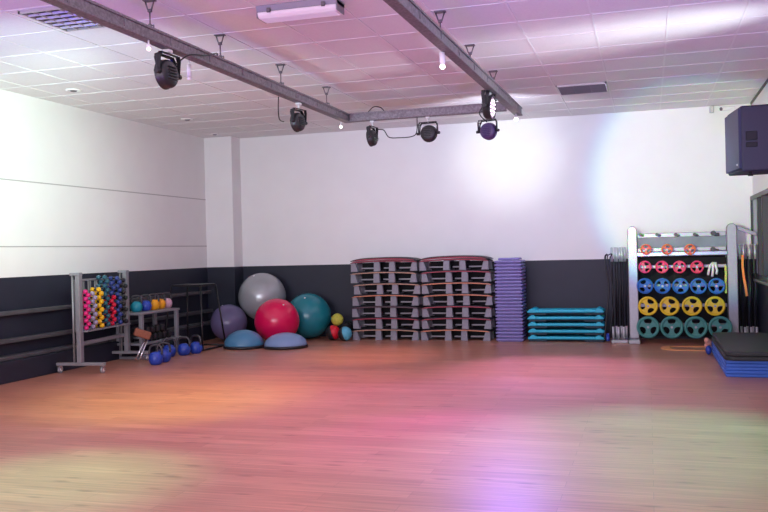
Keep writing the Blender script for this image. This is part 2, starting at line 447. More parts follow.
# ceiling louvres
def ceiling_louvre(cx_, cy_, sx, sy, nx, ny, label, bm_=None):
    bm_ = bm_ or M['louvre']
    t = thing('ceiling_vent', label, 'vent', (cx_, cy_, ZC - 0.012))
    f = MB()
    for a in (-1, 1):
        f.box((a * (sx / 2 - 0.008), 0, 0.0), (0.016, sy, 0.022)); f.box((0, a * (sy / 2 - 0.008), 0), (sx, 0.016, 0.022))
    f.build('frame', M['louvre'], t)
    MB().box((0, 0, 0.008), (sx - 0.03, sy - 0.03, 0.004)).build('backing', M['void'], t)
    s = MB()
    for i in range(1, nx): s.box((-sx / 2 + sx * i / nx, 0, -0.002), (0.006, sy - 0.03, 0.016))
    for i in range(1, ny): s.box((0, -sy / 2 + sy * i / ny, -0.003), (sx - 0.03, 0.010, 0.018), rot=RX(0.5))
    s.build('louvre_blades', bm_, t)
ceiling_louvre(-4.21, 5.69, 0.58, 0.57, 5, 6, 'square aluminium louvre grille set in the tiled ceiling at far left')
ceiling_louvre(-0.70, 10.44, 0.57, 0.57, 3, 14, 'grey ventilation grille in the ceiling close to the back wall', M['vent'])

# recessed downlights near the left wall
for i, (x_, y_, r_, lab) in enumerate(((-6.07, 8.15, 0.085, 'small round ceiling downlight nearest the camera beside the left wall'),
                                  (-6.0, 10.5, 0.085, 'small round ceiling downlight halfway to the white corner column'),
                                  (-6.36, 11.95, 0.07, 'small round ceiling downlight right in front of the corner column'))):
    t = thing('ceiling_downlight', lab, 'ceiling light', (x_, y_, ZC), group=None)
    MB().lathe([(r_, 0.0), (r_, -0.008), (r_ * 0.8, -0.014), (r_ * 0.62, -0.010), (r_ * 0.6, 0.0)], 24).build('trim_ring', M['white'], t)
    MB().lathe([(0.0, -0.020), (r_ * 0.35, -0.018), (r_ * 0.5, -0.006), (r_ * 0.5, -0.001)], 20).build('reflector', M['clamp'], t)

# fluorescent fixture
t = thing('fluorescent_fixture', 'surface mounted fluorescent fitting with a clear ribbed cover on the pink lit ceiling', 'ceiling light', (-2.475, 6.05, ZC), 0.0)
MB().prism([(-0.10, 0), (0.10, 0), (0.075, -0.045), (-0.075, -0.045)], -0.325, 0.325, 'x', 0.004).build('body', M['grey'], t)
cv = MB().prism([(-0.085, -0.045), (0.085, -0.045), (0.082, -0.070), (0.060, -0.092), (-0.060, -0.092), (-0.082, -0.070)], -0.318, 0.318, 'x', 0.006)
for k in range(9): cv.box((0, -0.060 + 0.015 * k, -0.0925), (0.60, 0.004, 0.004))
cv.build('ribbed_cover', M['tubecover'], t)
for a in (-0.22, 0.22):
    MB().box((a, -0.092, -0.04), (0.03, 0.012, 0.035), 0.003).build('clip', M['clamp'], t)
for a in (-1, 1):
    MB().box((a * 0.320, 0, -0.05), (0.010, 0.165, 0.08), 0.004).build('end_cap', M['grey'], t)

# ------------------------------------------------------------------ lighting beams
XA, XB, ZB, YC = -3.42, -1.46, 2.92, 9.75
def beam(name, a, b, label):
    a, b = Vector(a), Vector(b)
    L = (b - a).length
    m = MB()
    # channel profile: outer box with open slots along both sides
    h, wd = 0.10, 0.085
    m.box((0, 0, h / 2 - 0.010), (L, wd, 0.020), 0.003); m.box((0, 0, -h / 2 + 0.010), (L, wd, 0.020), 0.003)
    m.box((0, 0, 0), (L, 0.066, h - 0.03))
    k = -L / 2 + 0.02
    while k < L / 2: 
        m.box((k, 0, 0), (0.022, wd - 0.006, h - 0.02)); k += 0.60
    o = m.build(name, M['truss'])
    o.location = (a + b) / 2
    o.rotation_euler = (0, 0, math.atan2(b.y - a.y, b.x - a.x))
    return tag(o, label, 'beam')
beam('lighting_beam', (XA, 1.5, ZB), (XA, YC + 0.05, ZB), 'long left ceiling beam of grey metal carrying two stage lamps and hangers')
beam('lighting_beam', (-1.555, 1.5, ZB), (-1.425, 10.2, ZB), 'long right ceiling beam of grey metal ending past the cross beam')
beam('lighting_beam', (XA + 0.045, YC, ZB), (XB - 0.045, YC, ZB), 'short cross beam joining the two long beams near the back wall')

def hanger(x_, y_, label):
    t = thing('beam_hanger', label, 'hanger', (x_, y_, ZC), group='hangers of the lighting beams')
    top = MB()
    top.box((0, 0, -0.006), (0.09, 0.05, 0.012), 0.002)
    top.tube([(-0.036, 0, -0.012), (-0.014, 0, -0.075), (0.014, 0, -0.075), (0.036, 0, -0.012)], 0.006)
    top.box((0, 0, -0.080), (0.03, 0.022, 0.024), 0.003)
    top.build('ceiling_clamp', M['clamp'], t)
    MB().cyl((0, 0, -0.085), (0, 0, -0.185), 0.0055).build('rod', M['clamp'], t)
    lo = MB()
    lo.tube([(-0.03, 0, -0.222), (-0.03, 0, -0.190), (0.03, 0, -0.190), (0.03, 0, -0.222)], 0.007)
    lo.box((0, 0, -0.187), (0.026, 0.022, 0.018), 0.003)
    lo.build('beam_clamp', M['clamp'], t)
hl = ['nearest the camera', 'next to the round wall spot lamp', 'between the two lamps of the left beam', 'closest to the cross beam']
for k, (y_, s_) in enumerate(zip((5.52, 6.60, 7.86, 9.13), hl)): hanger(XA - 0.02, y_, 'steel beam hanger on the left beam, ' + ['nearest the camera', 'second nearest the camera', 'third from the camera', 'closest to the cross beam'][k])
for k, y_ in enumerate((6.62, 7.81, 9.05)): hanger(-1.525, y_, 'steel beam hanger on the right beam, ' + ['nearest the camera', 'the middle one of three', 'above the lit stage lamp'][k])

# stage lamps
def stage_lamp(loc, aim_at, label, lit=False, body='black', scale=1.0):
    loc = Vector(loc)
    t = thing('stage_lamp', label, 'stage lamp', loc, group='stage lamps on the beams')
    d = (Vector(aim_at) - loc).normalized()
    yaw = math.atan2(d.y, d.x) - PI / 2
    pitch = math.asin(d.z)
    t.rotation_euler = (0, 0, yaw)
    t.scale = (scale, scale, scale)
    top = (ZB - 0.052 - loc.z) / scale
    # clamp and stem
    c = MB().box((0, 0, top - 0.012), (0.05, 0.05, 0.022), 0.004)
    c.cyl((0, 0, 0.125), (0, 0, top - 0.02), 0.010)
    c.build('mounting_clamp', M['white'], t)
    # double yoke: two flat straps, one slightly wider, fanned
    for s, (w_, h_, tilt) in enumerate(((0.116, 0.130, 0.10), (0.104, 0.126, -0.22))):
        pts = []
        y = MB()
        y.box((0, 0, h_), (2 * w_ - 0.03, 0.030, 0.007), 0.002)
        for a in (-1, 1):
            y.box((a * w_, 0, (h_ - 0.03) / 2), (0.007, 0.030, h_ - 0.01), 0.002)
            y.prism([(a * w_ - a * 0.0035, h_ - 0.036), (a * w_ + a * 0.0035, h_ - 0.036), (a * w_ - a * 0.013, h_ + 0.0035), (a * w_ - a * 0.022, h_ + 0.0035)], -0.015, 0.015, 'y')
        bmesh.ops.transform(y.bm, matrix=RX(tilt), verts=y.bm.verts)
        y.build('yoke', M['blackmetal'], t)
    for a in (-1, 1):
        MB().cyl((a * 0.104, 0, 0), (a * 0.140, 0, 0), 0.017, n=12).build('knob', M['black'], t)
    # body pointing along local +y
    mt = RX(-PI / 2 + pitch)
    b = MB()
    b.lathe([(0, -0.034), (0.050, -0.034), (0.080, -0.028), (0.092, -0.014), (0.096, 0.0), (0.096, 0.030), (0.100, 0.033), (0.100, 0.042), (0.090, 0.042), (0.088, 0.034), (0, 0.034)], 32, mtx=mt)
    for k in range(-2, 3):
        b.box((0, 0, 0), (0.09, 0.006, 0.022), rot=mt @ T(0, k * 0.020, -0.036))
    bo = b.build('lamp_body', M[body], t)
    ln = MB().lathe([(0, 0.040), (0.05, 0.039), (0.087, 0.035)], 24, mtx=mt)
    ln.build('lens', M['lens'] if lit else M['lensdim'], bo)
    dm = MB()
    for ring, n_ in ((0.0, 1), (0.032, 6), (0.063, 12)):
        for k in range(n_):
            a_ = 2 * PI * k / n_
            dm.sphere((mt @ Vector((ring * math.cos(a_), ring * math.sin(a_), 0.038))), 0.009, seg=8)
    dm.build('lens_diodes', M['diode'] if lit else M['chrome'], bo)
    return t
stage_lamp((XA, 5.72, 2.685), (-6.74, 5.9, 2.45), 'black round stage lamp under the left beam, nearest the camera', lit=False, scale=1.12)
stage_lamp((XA, 8.25, 2.67), (-6.74, 8.9, 2.4), 'black stage lamp under the left beam, farther from the camera', lit=False)
stage_lamp((-3.10, YC, 2.665), (-6.0, 10.0, 2.3), 'black stage lamp under the cross beam, nearer to the left beam', lit=False)
stage_lamp((-2.42, YC, 2.675), (-2.3, 12.6, 2.6), 'black stage lamp seen from behind under the middle of the cross beam', lit=False)
stage_lamp((XB - 0.03, 8.50, 2.715), (0.6, 8.3, 2.55), 'glowing stage lamp with bright pinkish lens under the right beam', lit=True, scale=1.2)
stage_lamp((-1.72, YC, 2.655), (-1.0, 12.6, 2.72), 'violet tinted stage lamp at the right end of the cross beam', lit=False, body='violetbody')

# small spot bulbs hanging on the beams
def spot_bulb(loc, label, m, body=True, L=0.085, r=0.020):
    t = thing('spot_bulb', label, 'spot lamp', loc, group='small spot bulbs along the beams')
    MB().cyl((0, 0, 0), (0, 0, -L), r, n=16).cyl((0, 0, 0.0), (0, 0, 0.03), 0.006).build('socket', M['white'], t)
    MB().sphere((0, 0, -L - 0.014), r * 0.95, scale=(1, 1, 0.9), seg=16).build('bulb', m, t)
spot_bulb((XA + 0.02, 5.43, ZB - 0.08), 'small rose glowing bulb under the left beam near the closest hanger', M['bulbpink'], L=0.02, r=0.016)
spot_bulb((XA - 0.05, 6.12, ZB - 0.08), 'small unlit white tube spot under the left beam beside the first stage lamp', M['white'], L=0.10, r=0.018)
spot_bulb((XA - 0.06, YC - 0.05, ZB - 0.08), 'small glowing white bulb where left beam meets the cross beam', M['bulb'], L=0.015, r=0.017)
spot_bulb((XB - 0.055, 6.62, ZB - 0.055), 'small glowing bulb with a white socket on the right beam', M['bulb'], L=0.10, r=0.022)
spot_bulb((XB + 0.03, 10.0, ZB - 0.08), 'small glowing bulb under the far tip of the right beam', M['bulb'], L=0.02, r=0.024)

# cables
def cable(pts, label, r=0.006, m=None):
    # smooth curve through the points
    P = [Vector(p) for p in pts]; out = []
    P = [P[0] * 2 - P[1]] + P + [P[-1] * 2 - P[-2]]
    for i in range(1, len(P) - 2):
        for k in range(8):
            u = k / 8
            out.append(0.5 * ((2 * P[i]) + (P[i + 1] - P[i - 1]) * u + (2 * P[i - 1] - 5 * P[i] + 4 * P[i + 1] - P[i + 2]) * u * u + (3 * P[i] - P[i - 1] - 3 * P[i + 1] + P[i + 2]) * u ** 3))
    out.append(P[-2])
    return tag(MB().tube(out, r, 6).build('cable', m or M['blackmetal']), label, 'cable')
cable([(XA, 5.80, 2.76), (XA + 0.05, 5.95, 2.87), (XA + 0.06, 6.2, 2.92), (XA + 0.05, 6.4, 2.98), (XA, 6.5, 2.975)], 'thin black cable arching from the nearest left stage lamp onto the beam')
cable([(XA - 0.05, 7.86, 2.87), (XA - 0.06, 7.87, 2.75), (XA - 0.08, 7.93, 2.67), (XA - 0.11, 8.05, 2.66), (XA - 0.13, 8.16, 2.67)], 'thin black cable looping down to the second lamp of left beam')
cable([(-3.03, YC, 2.76), (-2.96, YC, 2.745), (-2.90, YC, 2.66), (-2.78, YC, 2.645), (-2.62, YC, 2.65), (-2.56, YC, 2.70), (-2.55, YC, 2.87)], 'thin black cable sagging below the cross beam between two lamps')
cable([(-1.72, YC - 0.05, 2.75), (-1.80, YC - 0.06, 2.86), (-1.70, YC - 0.07, 2.98), (-1.60, YC - 0.05, 2.99)], 'thin black cable looping at the right end of the cross beam')
cable([(-3.15, YC, 2.975), (-3.08, YC, 3.03), (-3.0, YC, 3.02), (-2.95, YC, 2.975)], 'short black cable arch on top of the cross beam')

# small sensor boxes on the back wall under the ceiling
t = tag(MB().box((0.87, YB - 0.03, 3.14), (0.05, 0.055, 0.09), 0.004).build('junction_box', M['louvre']), 'small grey junction box high on the back wall right of the grille', 'junction box')
t = thing('security_camera', 'small white bracket with dark lens high on the back wall above the speaker', 'security camera', (1.05, YB, 3.14))
MB().box((0.02, -0.02, 0.0), (0.20, 0.04, 0.05), 0.006).build('bracket', M['white'], t)
MB().cyl((-0.06, -0.04, 0.0), (-0.06, -0.07, -0.012), 0.02).build('lens', M['clamp'], t)

# ------------------------------------------------------------------ speaker
t = thing('loudspeaker', 'large dark purple black loudspeaker hanging high by the right wall', 'speaker', (0, 0, 0))
outl = [(0.835, 8.5), (0.765, 9.06), (1.30, 9.06), (1.30, 8.5)]
MB().prism(outl, 1.965, 2.565, 'z', 0.018, seg=2).build('cabinet', M['speaker'], t)
g = MB().prism([(0.815, 8.50), (0.745, 9.06), (0.775, 9.07), (0.845, 8.51)], 1.99, 2.54, 'z', 0.006)
gr = g.build('grille', M['grille'], t)
MB().box((0.803, 8.56, 2.03), (0.006, 0.02, 0.016), rot=RZ(0.12)).build('badge', M['white'], gr)
h = MB()
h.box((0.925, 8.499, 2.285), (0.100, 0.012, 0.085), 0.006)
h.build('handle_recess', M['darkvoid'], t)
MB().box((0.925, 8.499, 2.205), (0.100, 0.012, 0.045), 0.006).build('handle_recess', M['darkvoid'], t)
MB().box((1.28, 8.78, 1.945), (0.19, 0.10, 0.03), 0.004).box((1.352, 8.78, 2.1), (0.03, 0.10, 0.35), 0.004).build('wall_bracket', M['blackmetal'], t)
MB().cyl((0.92, 8.6, 1.965), (0.92, 8.6, 1.94), 0.012).cyl((0.92, 8.6, 1.94), (0.92, 8.6, 1.925), 0.024, n=12).build('screw_knob', M['blackmetal'], t)

# ------------------------------------------------------------------ wheeled dumbbell rack
def wheel(parent, x_, y_):
    c = MB()
    c.box((x_, y_, 0.088), (0.045, 0.045, 0.012), 0.002)
    for a in (-1, 1): c.prism([(y_ - 0.02, 0.085), (y_ + 0.02, 0.085), (y_ + 0.028, 0.035), (y_ + 0.008, 0.030)], x_ + a * 0.018 - 0.002, x_ + a * 0.018 + 0.002, 'x')
    co = c.build('caster_fork', M['chrome'], parent)
    MB().cyl((x_ - 0.014, y_ + 0.012, 0.040), (x_ + 0.014, y_ + 0.012, 0.040), 0.040, n=20).cyl((x_ - 0.017, y_ + 0.012, 0.040), (x_ + 0.017, y_ + 0.012, 0.040), 0.022, n=12, mi=1).build('wheel', [M['grey'], M['white']], co)
rack = thing('dumbbell_rack', 'grey metal dumbbell rack on four casters against the left wall', 'rack', (-6.27, 8.38, 0), math.radians(6.6))
for yy in (0.0, 1.13):
    MB().box((0.03, yy, 0.105), (0.60, 0.055, 0.035), 0.005).build('foot', M['silver'], rack)
    MB().box((0.025, yy, 0.63), (0.055, 0.075, 1.03), 0.006).build('upright', M['silver'], rack)
    MB().cyl((-0.045, yy - 0.01, 0.12), (-0.045, yy - 0.01, 1.13), 0.013).build('rear_rod', M['silver'], rack)
    MB().box((-0.005, yy, 1.135), (0.12, 0.085, 0.035), 0.006).build('top_bracket', M['grey'], rack)
    wheel(rack, -0.24, yy); wheel(rack, 0.29, yy)
MB().box((0.0, 0.565, 0.33), (0.03, 1.08, 0.045), 0.004).build('lower_rail', M['silver'], rack)
MB().box((0.02, 0.565, 0.475), (0.16, 1.06, 0.018), 0.003).build('shelf', M['grey'], rack)
MB().box((-0.066, 0.565, 1.06), (0.03, 1.08, 0.025), 0.004).build('upper_rail', M['grey'], rack)
NCOL = 7
colY = [0.096 + 0.151 * k for k in range(NCOL)]
for k in range(NCOL):
    for s in (-0.022, 0.022):
        MB().box((-0.066, colY[k] + s, 0.765), (0.018, 0.010, 0.57), 0.002).build('slot_post', M['silver'], rack)

dbmesh = {}
def dumbbell(name_m, m, handle_m, r=0.0265):
    # axis along local x, origin at centre
    t = thing('dumbbell', 'dumbbell', 'dumbbell')
    L = 0.036
    MB().cyl((-L, 0, 0), (L, 0, 0), 0.0115, n=10).build('handle', handle_m, t)
    for a in (-1, 1):
        hx = MB(); mt = RY(PI / 2) @ T(0, 0, a * 0.040)
        hx.lathe([(r * 0.55, -0.024), (r * 0.92, -0.017), (r, -0.006), (r, 0.006), (r * 0.92, 0.017), (r * 0.55, 0.024)], 10, mtx=mt)
        hx.build('head', m, t)
    return t
cols = [
    ('pink', 'dpink', 'hot pink', 11, 0.93), ('lilac', 'dlilac', 'lilac grey', 9, 0.90), ('yellow', 'dyellow', 'bright yellow', 10, 0.94),
    ('teal', 'dteal', 'dark teal', 12, 1.08), ('red', 'dred', 'red', 8, 0.83), ('blue', 'dblue', 'navy blue', 12, 1.06), ('black', 'black', 'black', 8, 1.03)]
protos = {}
rackM = T(-6.27, 8.38, 0) @ RZ(math.radians(6.6))
for k, (cn, mk, words, n, ztop) in enumerate(cols):
    rr = 0.0275 if cn != 'pink' else 0.0255
    if cn == 'yellow': rr = 0.0295
    p = None
    pitch = (ztop - 0.512) / (n - 1)
    zs = [ztop - pitch * i for i in range(n)]
    rows = [(z, mk, words, nth_down(i, n)) for i, z in enumerate(zs)]
    if cn == 'red': rows = [(ztop + 0.058 * 3, 'dblue', 'navy blue', 'upper'), (ztop + 0.058 * 2, 'dblue', 'navy blue', 'middle'), (ztop + 0.056, 'dblue', 'navy blue', 'lower')] + rows
    for i, (z, mk_, wd, pos) in enumerate(rows):
        if mk_ not in protos:
            protos[mk_] = dumbbell(cn, M[mk_], M['blackmetal'], rr); d = protos[mk_]; new = True
        else:
            d = dup(protos[mk_])
        jx = 0.012 if i % 2 else -0.012
        d.matrix_world = rackM @ T(0.030 + jx * 0.5, colY[k] + jx * 1.5, z)
        if cn == 'red' and mk_ == 'dblue':
            lab = '%s of three navy blue dumbbells above the red column on the wheeled rack' % pos
        else:
            lab = '%s dumbbell, %s in the %s column of the wheeled rack' % (wd, pos, wd)
        d['label'] = lab
        d['group'] = 'dumbbells on the wheeled rack'

# ------------------------------------------------------------------ low stand with kettlebells
st = thing('kettlebell_stand', 'low grey two-tier metal stand holding kettlebells behind the dumbbell rack', 'stand', (-6.42, 10.06, 0))
MB().box((0, 0.0, 0.585), (0.40, 0.98, 0.03), 0.004).build('shelf', M['grey'], st)
MB().box((0, 0.0, 0.195), (0.42, 0.98, 0.03), 0.004).build('shelf', M['grey'], st)
for yy in (-0.42, 0.44):
    MB().box((0.17, yy, 0.30), (0.045, 0.06, 0.56), 0.005).build('post', M['grey'], st)
    MB().box((-0.17, yy, 0.30), (0.045, 0.06, 0.56), 0.005).build('post', M['grey'], st)
    MB().box((0.04, yy, 0.015), (0.50, 0.06, 0.03), 0.004).build('foot', M['grey'], st)

def kettlebell(m, label, loc, rz, s=1.0, group=None):
    t = thing('kettlebell', label, 'kettlebell', loc, rz, group)
    t.scale = (s, s, s)
    MB().lathe([(0, 0.0), (0.055, 0.0), (0.075, 0.018), (0.087, 0.05), (0.090, 0.08), (0.082, 0.115), (0.060, 0.145), (0.035, 0.158), (0, 0.162)], 28).build('body', m, t)
    pts = []
    for a in range(0, 13):
        th = PI * a / 12
        cx_ = math.cos(th); sx_ = math.sin(th)
        pts.append((0.080 * (abs(cx_) ** 0.7) * (1 if cx_ > 0 else -1), 0, 0.150 + 0.095 * sx_ ** 0.75))
    pts = [(0.064, 0, 0.105)] + pts + [(-0.064, 0, 0.105)]
    MB().tube(pts, 0.0145, 10).build('handle', M['kbhandle'], t)
    return t
for (m_, y_, lab) in (('kbteal', 9.78, 'teal kettlebell on the upper shelf of the low stand'),
                      ('kbblue', 9.98, 'blue kettlebell on the upper shelf of the low stand'),
                      ('kbyellow', 10.18, 'amber kettlebell beside the blue one on the upper shelf of the stand'),
                      ('kbyellow', 10.36, 'amber kettlebell beside the pale pink one on the upper shelf of the stand'),
                      ('kbpink', 10.53, 'pale pink kettlebell at the far end of the upper shelf')):
    k_ = kettlebell(M[m_], lab, (-6.40 + random.uniform(-0.015, 0.015), y_, 0.60), random.uniform(0.6, 1.2), 0.86, 'kettlebells on the low stand')
for (x_, y_, rz, lab) in ((-5.76, 9.18, 0.2, 'blue floor kettlebell nearest the camera, left of the front pair'),
                          (-5.79, 9.41, 0.7, 'blue floor kettlebell just behind the nearest one'),
                          (-6.03, 9.93, 0.6, 'blue kettlebell on the floor, leftmost of the rear three'),
                          (-5.91, 10.10, 0.2, 'blue kettlebell on the floor, middle of the rear three'),
                          (-5.85, 10.31, -0.1, 'blue kettlebell on the floor right beside the black frame leg')):
    kettlebell(M['kbblue'], lab, (x_, y_, 0), rz, 0.98, 'blue kettlebells on the floor')
# black hex dumbbells on the lower shelf
def hexdb(loc, rz, label):
    t = thing('hex_dumbbell', label, 'dumbbell', loc, rz, 'black dumbbells on the lower shelf of the stand')
    MB().cyl((-0.06, 0, 0), (0.06, 0, 0), 0.015, n=10).build('handle', M['grey'], t)
    for a in (-1, 1):
        MB().lathe([(0.038, -0.034), (0.052, -0.024), (0.052, 0.024), (0.038, 0.034)], 6, mtx=RY(PI / 2) @ T(0, 0, a * 0.09) @ RZ(0), smooth=False).build('head', M['black'], t)
for i in range(6):
    hexdb((-6.36, 9.72 + 0.120 * i, 0.264), 0.0, 'black hex dumbbell on the lower shelf, %s from the dumbbell rack' % ORD[i])
for i in range(4):
    hexdb((-6.36, 9.79 + 0.120 * i, 0.361), 0.0, 'black hex dumbbell of the upper layer on the lower shelf, %s from the rack' % ORD[i])
t = thing('foam_head_tool', 'orange brown foam block on a thin metal rod leaning on the low stand', 'exercise tool', (-6.16, 9.52, 0.34))
mt = RZ(0.75) @ RY(0.35)
MB().box((0, 0, 0), (0.21, 0.08, 0.10), 0.018, rot=mt, seg=2).build('foam_block', M['brown'], t)
MB().cyl(mt @ Vector((0.09, 0, -0.03)), (0.03, -0.13, -0.315), 0.010).cyl(mt @ Vector((0.06, 0, -0.045)), (-0.03, -0.12, -0.315), 0.010).build('rod', M['chrome'], t)

# ------------------------------------------------------------------ black plyometric frame
t = thing('plyo_box_frame', 'black tubular steel jump box frame with a thin flat top', 'jump box', (0, 0, 0))
bx0, bx1, by0, by1 = -6.50, -5.88, 10.55, 11.22
tx0, tx1, ty0, ty1, tz = -6.46, -6.00, 10.74, 11.18, 0.895
MB().box(((tx0 + tx1) / 2, (ty0 + ty1) / 2, tz), (tx1 - tx0, ty1 - ty0, 0.03), 0.003).build('top', M['blackmetal'], t)
for (a, b) in (((bx0, by0), (tx0, ty0)), ((bx1, by0), (tx1, ty0)), ((bx0, by1), (tx0, ty1)), ((bx1, by1), (tx1, ty1))):
    MB().cyl((a[0], a[1], 0.012), (b[0], b[1], tz - 0.01), 0.0135, n=12).build('leg', M['blackmetal'], t)
for (a, b) in (((bx0, by0), (bx1, by0)), ((bx1, by0), (bx1, by1)), ((bx1, by1), (bx0, by1)), ((bx0, by1), (bx0, by0))):
    MB().cyl((a[0], a[1], 0.014), (b[0], b[1], 0.014), 0.0135, n=12).build('base_bar', M['blackmetal'], t)

# ------------------------------------------------------------------ balls
def ball(loc, r, m, label, stripes=True):
    t = thing('exercise_ball', label, 'exercise ball', loc, random.uniform(0, 6), 'large exercise balls by the back wall')
    t.rotation_euler = (random.uniform(0.3, 1.0), random.uniform(-0.5, 0.5), random.uniform(0, 6))
    prof = []
    n = 72
    for i in range(n + 1):
        a = -PI / 2 + PI * i / n
        rr = r * (1 + (0.004 * math.cos(i * PI) if 14 < i < 58 else 0))
        prof.append((max(0, rr * math.cos(a)), rr * math.sin(a)))
    prof[0] = (0, -r); prof[-1] = (0, r)
    b = MB().lathe(prof, 56).build('ball', m, t)
    MB().cyl((0, 0, r - 0.002), (0, 0, r + 0.003), 0.012, n=12).build('plug', M['white'], b)
    return t
ball((-6.142, 11.84, 0.282), 0.28, M['ballpurple'], 'dark purple exercise ball on the floor behind the black frame')
ball((-5.755, 12.222, 0.655), 0.368, M['ballsilver'], 'large silver grey exercise ball resting on top of the others')
ball((-5.235, 11.60, 0.330), 0.328, M['ballred'], 'bright crimson exercise ball in the middle of the group')
ball((-4.995, 12.235, 0.352), 0.348, M['ballteal'], 'dark teal exercise ball on the right of the group')
def bosu(loc, m, label, R_=0.292, H_=0.215):
    t = thing('balance_dome', label, 'balance dome', loc, 0, 'balance domes on the floor')
    MB().lathe([(R_ - 0.035, 0.0), (R_ - 0.007, 0.004), (R_, 0.02), (R_ - 0.003, 0.036), (R_ - 0.025, 0.042)], 48).build('base', M['black'], t)
    pr = [((R_ - 0.013) * math.cos(a), 0.040 + H_ * math.sin(a)) for a in [PI / 2 * k / 20 for k in range(20)]] + [(0, 0.040 + H_)]
    MB().lathe(pr, 48).build('dome', m, t)
bosu((-5.475, 10.99, 0), M['domeblue'], 'steel blue balance dome with black base, left one of the two')
bosu((-4.87, 11.07, 0), M['domepale'], 'pale lavender blue balance dome with black base, in front of the crimson ball', 0.312, 0.170)
def medball(loc, r, m, m2, label, rot):
    t = thing('medicine_ball', label, 'medicine ball', loc, 0, 'small medicine balls')
    t.rotation_euler = rot
    MB().lathe([(0, -r)] + [(r * math.cos(a), r * math.sin(a)) for a in [-PI / 2 + PI * k / 24 for k in range(1, 12)]] + [(r, 0)], 32).build('dark_half', m2, t)
    MB().lathe([(r, 0)] + [(r * math.cos(a), r * math.sin(a)) for a in [PI * k / 24 for k in range(1, 12)]] + [(0, r)], 32).build('coloured_half', m, t)
medball((-4.53, 12.05, 0.115), 0.112, M['mred'], M['black'], 'small red and black medicine ball below the olive yellow one', (0, 1.25, 0.15))
medball((-4.315, 11.975, 0.107), 0.105, M['msky'], M['black'], 'small sky blue and black medicine ball beside the step stack', (0, 1.3, 0.0))
medball((-4.475, 12.10, 0.307), 0.092, M['mygreen'], M['mygreen'], 'small olive yellow medicine ball resting on top of two others', (0.4, 0.2, 0))
medball((-4.45, 12.42, 0.125), 0.122, M['black'], M['black'], 'small black medicine ball in the shadow by the back wall', (0.4, 0.2, 0))

# ------------------------------------------------------------------ step platforms
def step_proto(rim):
    t = thing('step_platform', 'step', 'step platform')
    L, W, H = 0.52, 0.36, 0.160
    def arch(x_, k): return H - 0.016 + (k + 0.004) * (1 - (x_ / L) ** 2)
    # arched deck with tapering ends
    n = 20; top = []; bot = []
    for i in range(n + 1):
        x_ = -L + 2 * L * i / n
        top.append((x_, arch(x_, 0.018) - (0.014 if i in (0, n) else 0))); bot.append((x_, arch(x_, 0.018) - 0.022))
    MB().prism(top + bot[::-1], -W / 2 + 0.010, W / 2 - 0.010, 'y').build('deck', M['stepdark'], t)
    rm = MB()
    for s in (-1, 1):
        tp = [(x_, z - 0.006) for x_, z in top]; bt = [(x_, z + 0.002) for x_, z in bot]
        y0, y1 = sorted((s * (W / 2 - 0.010), s * (W / 2 + 0.004)))
        rm.prism(tp + bt[::-1], y0, y1, 'y')
    rm.build('rim', rim, t)
    # trapezoid feet: one at each end and two in the middle, front and back
    for s in (-1, 1):
        for xc, wt, wb, inn in ((-0.455, 0.055, 0.085, 1), (-0.105, 0.085, 0.100, 0), (0.130, 0.085, 0.100, 0), (0.455, 0.055, 0.085, -1)):
            f = MB()
            zt = arch(xc, 0.018) - 0.022
            if inn: pts = [(xc - 0.055, 0.0), (xc + 0.055, 0.0), (xc + (0.018 if inn > 0 else 0.050), zt), (xc - (0.050 if inn > 0 else 0.018), zt)]
            else: pts = [(xc - wb / 2, 0.0), (xc + wb / 2, 0.0), (xc + wt / 2, zt), (xc - wt / 2, zt)]
            y0, y1 = sorted((s * (W / 2 - 0.07), s * (W / 2 - 0.012)))
            f.prism(pts, y0, y1, 'y', 0.004)
            f.build('foot', M['stepgrey'], t)
    for x0, x1 in ((-0.40, -0.16), (-0.05, 0.075), (0.19, 0.40)):
        MB().box(((x0 + x1) / 2, 0.02, 0.045), (x1 - x0, 0.03, 0.020), 0.002).build('cross_rib', M['ribwhite'], t)
    MB().box((0, 0.06, 0.07), (0.80, 0.012, 0.11)).build('inner_web', M['panelblack'], t)  # black sheet put in as the shade of the recess
    return t
rims = {'rimred': ('burgundy', None), 'rimtan': ('tan', None), 'rimorange': ('orange', None), 'rimdark': ('plum black', None)}
protos_s = {}
def place_step(rk, loc, label, group):
    if rk not in protos_s:
        protos_s[rk] = step_proto(M[rk]); o = protos_s[rk]
    else: o = dup(protos_s[rk])
    o.location = loc
    tag(o, label, 'step platform', group)
s1 = ['rimred', 'rimtan', 'rimtan', 'rimorange', 'rimdark', 'rimred', 'rimtan']
s2 = ['rimred', 'rimred', 'rimorange', 'rimorange', 'rimred', 'rimred', 'rimorange']
jit1 = [0, -0.012, 0.04, 0.01, 0.0, 0.012, 0.0]; jit2 = [-0.03, 0.0, 0.0, 0.012, -0.005, -0.01, -0.03]
for c_, (sx, seq, jit, nm) in enumerate(((-3.735, s1, jit1, 'left'), (-2.65, s2, jit2, 'right'))):
    for i, rk in enumerate(seq):
        z = 0.1695 * (6 - i)
        place_step(rk, (sx + jit[i], 12.28 + random.uniform(-0.01, 0.01), z), '%s edged dark step platform, %s in the %s stack of seven' % (rims[rk][0], nth_down(i, 7), nm),
                   'dark step platforms in the %s stack' % nm)

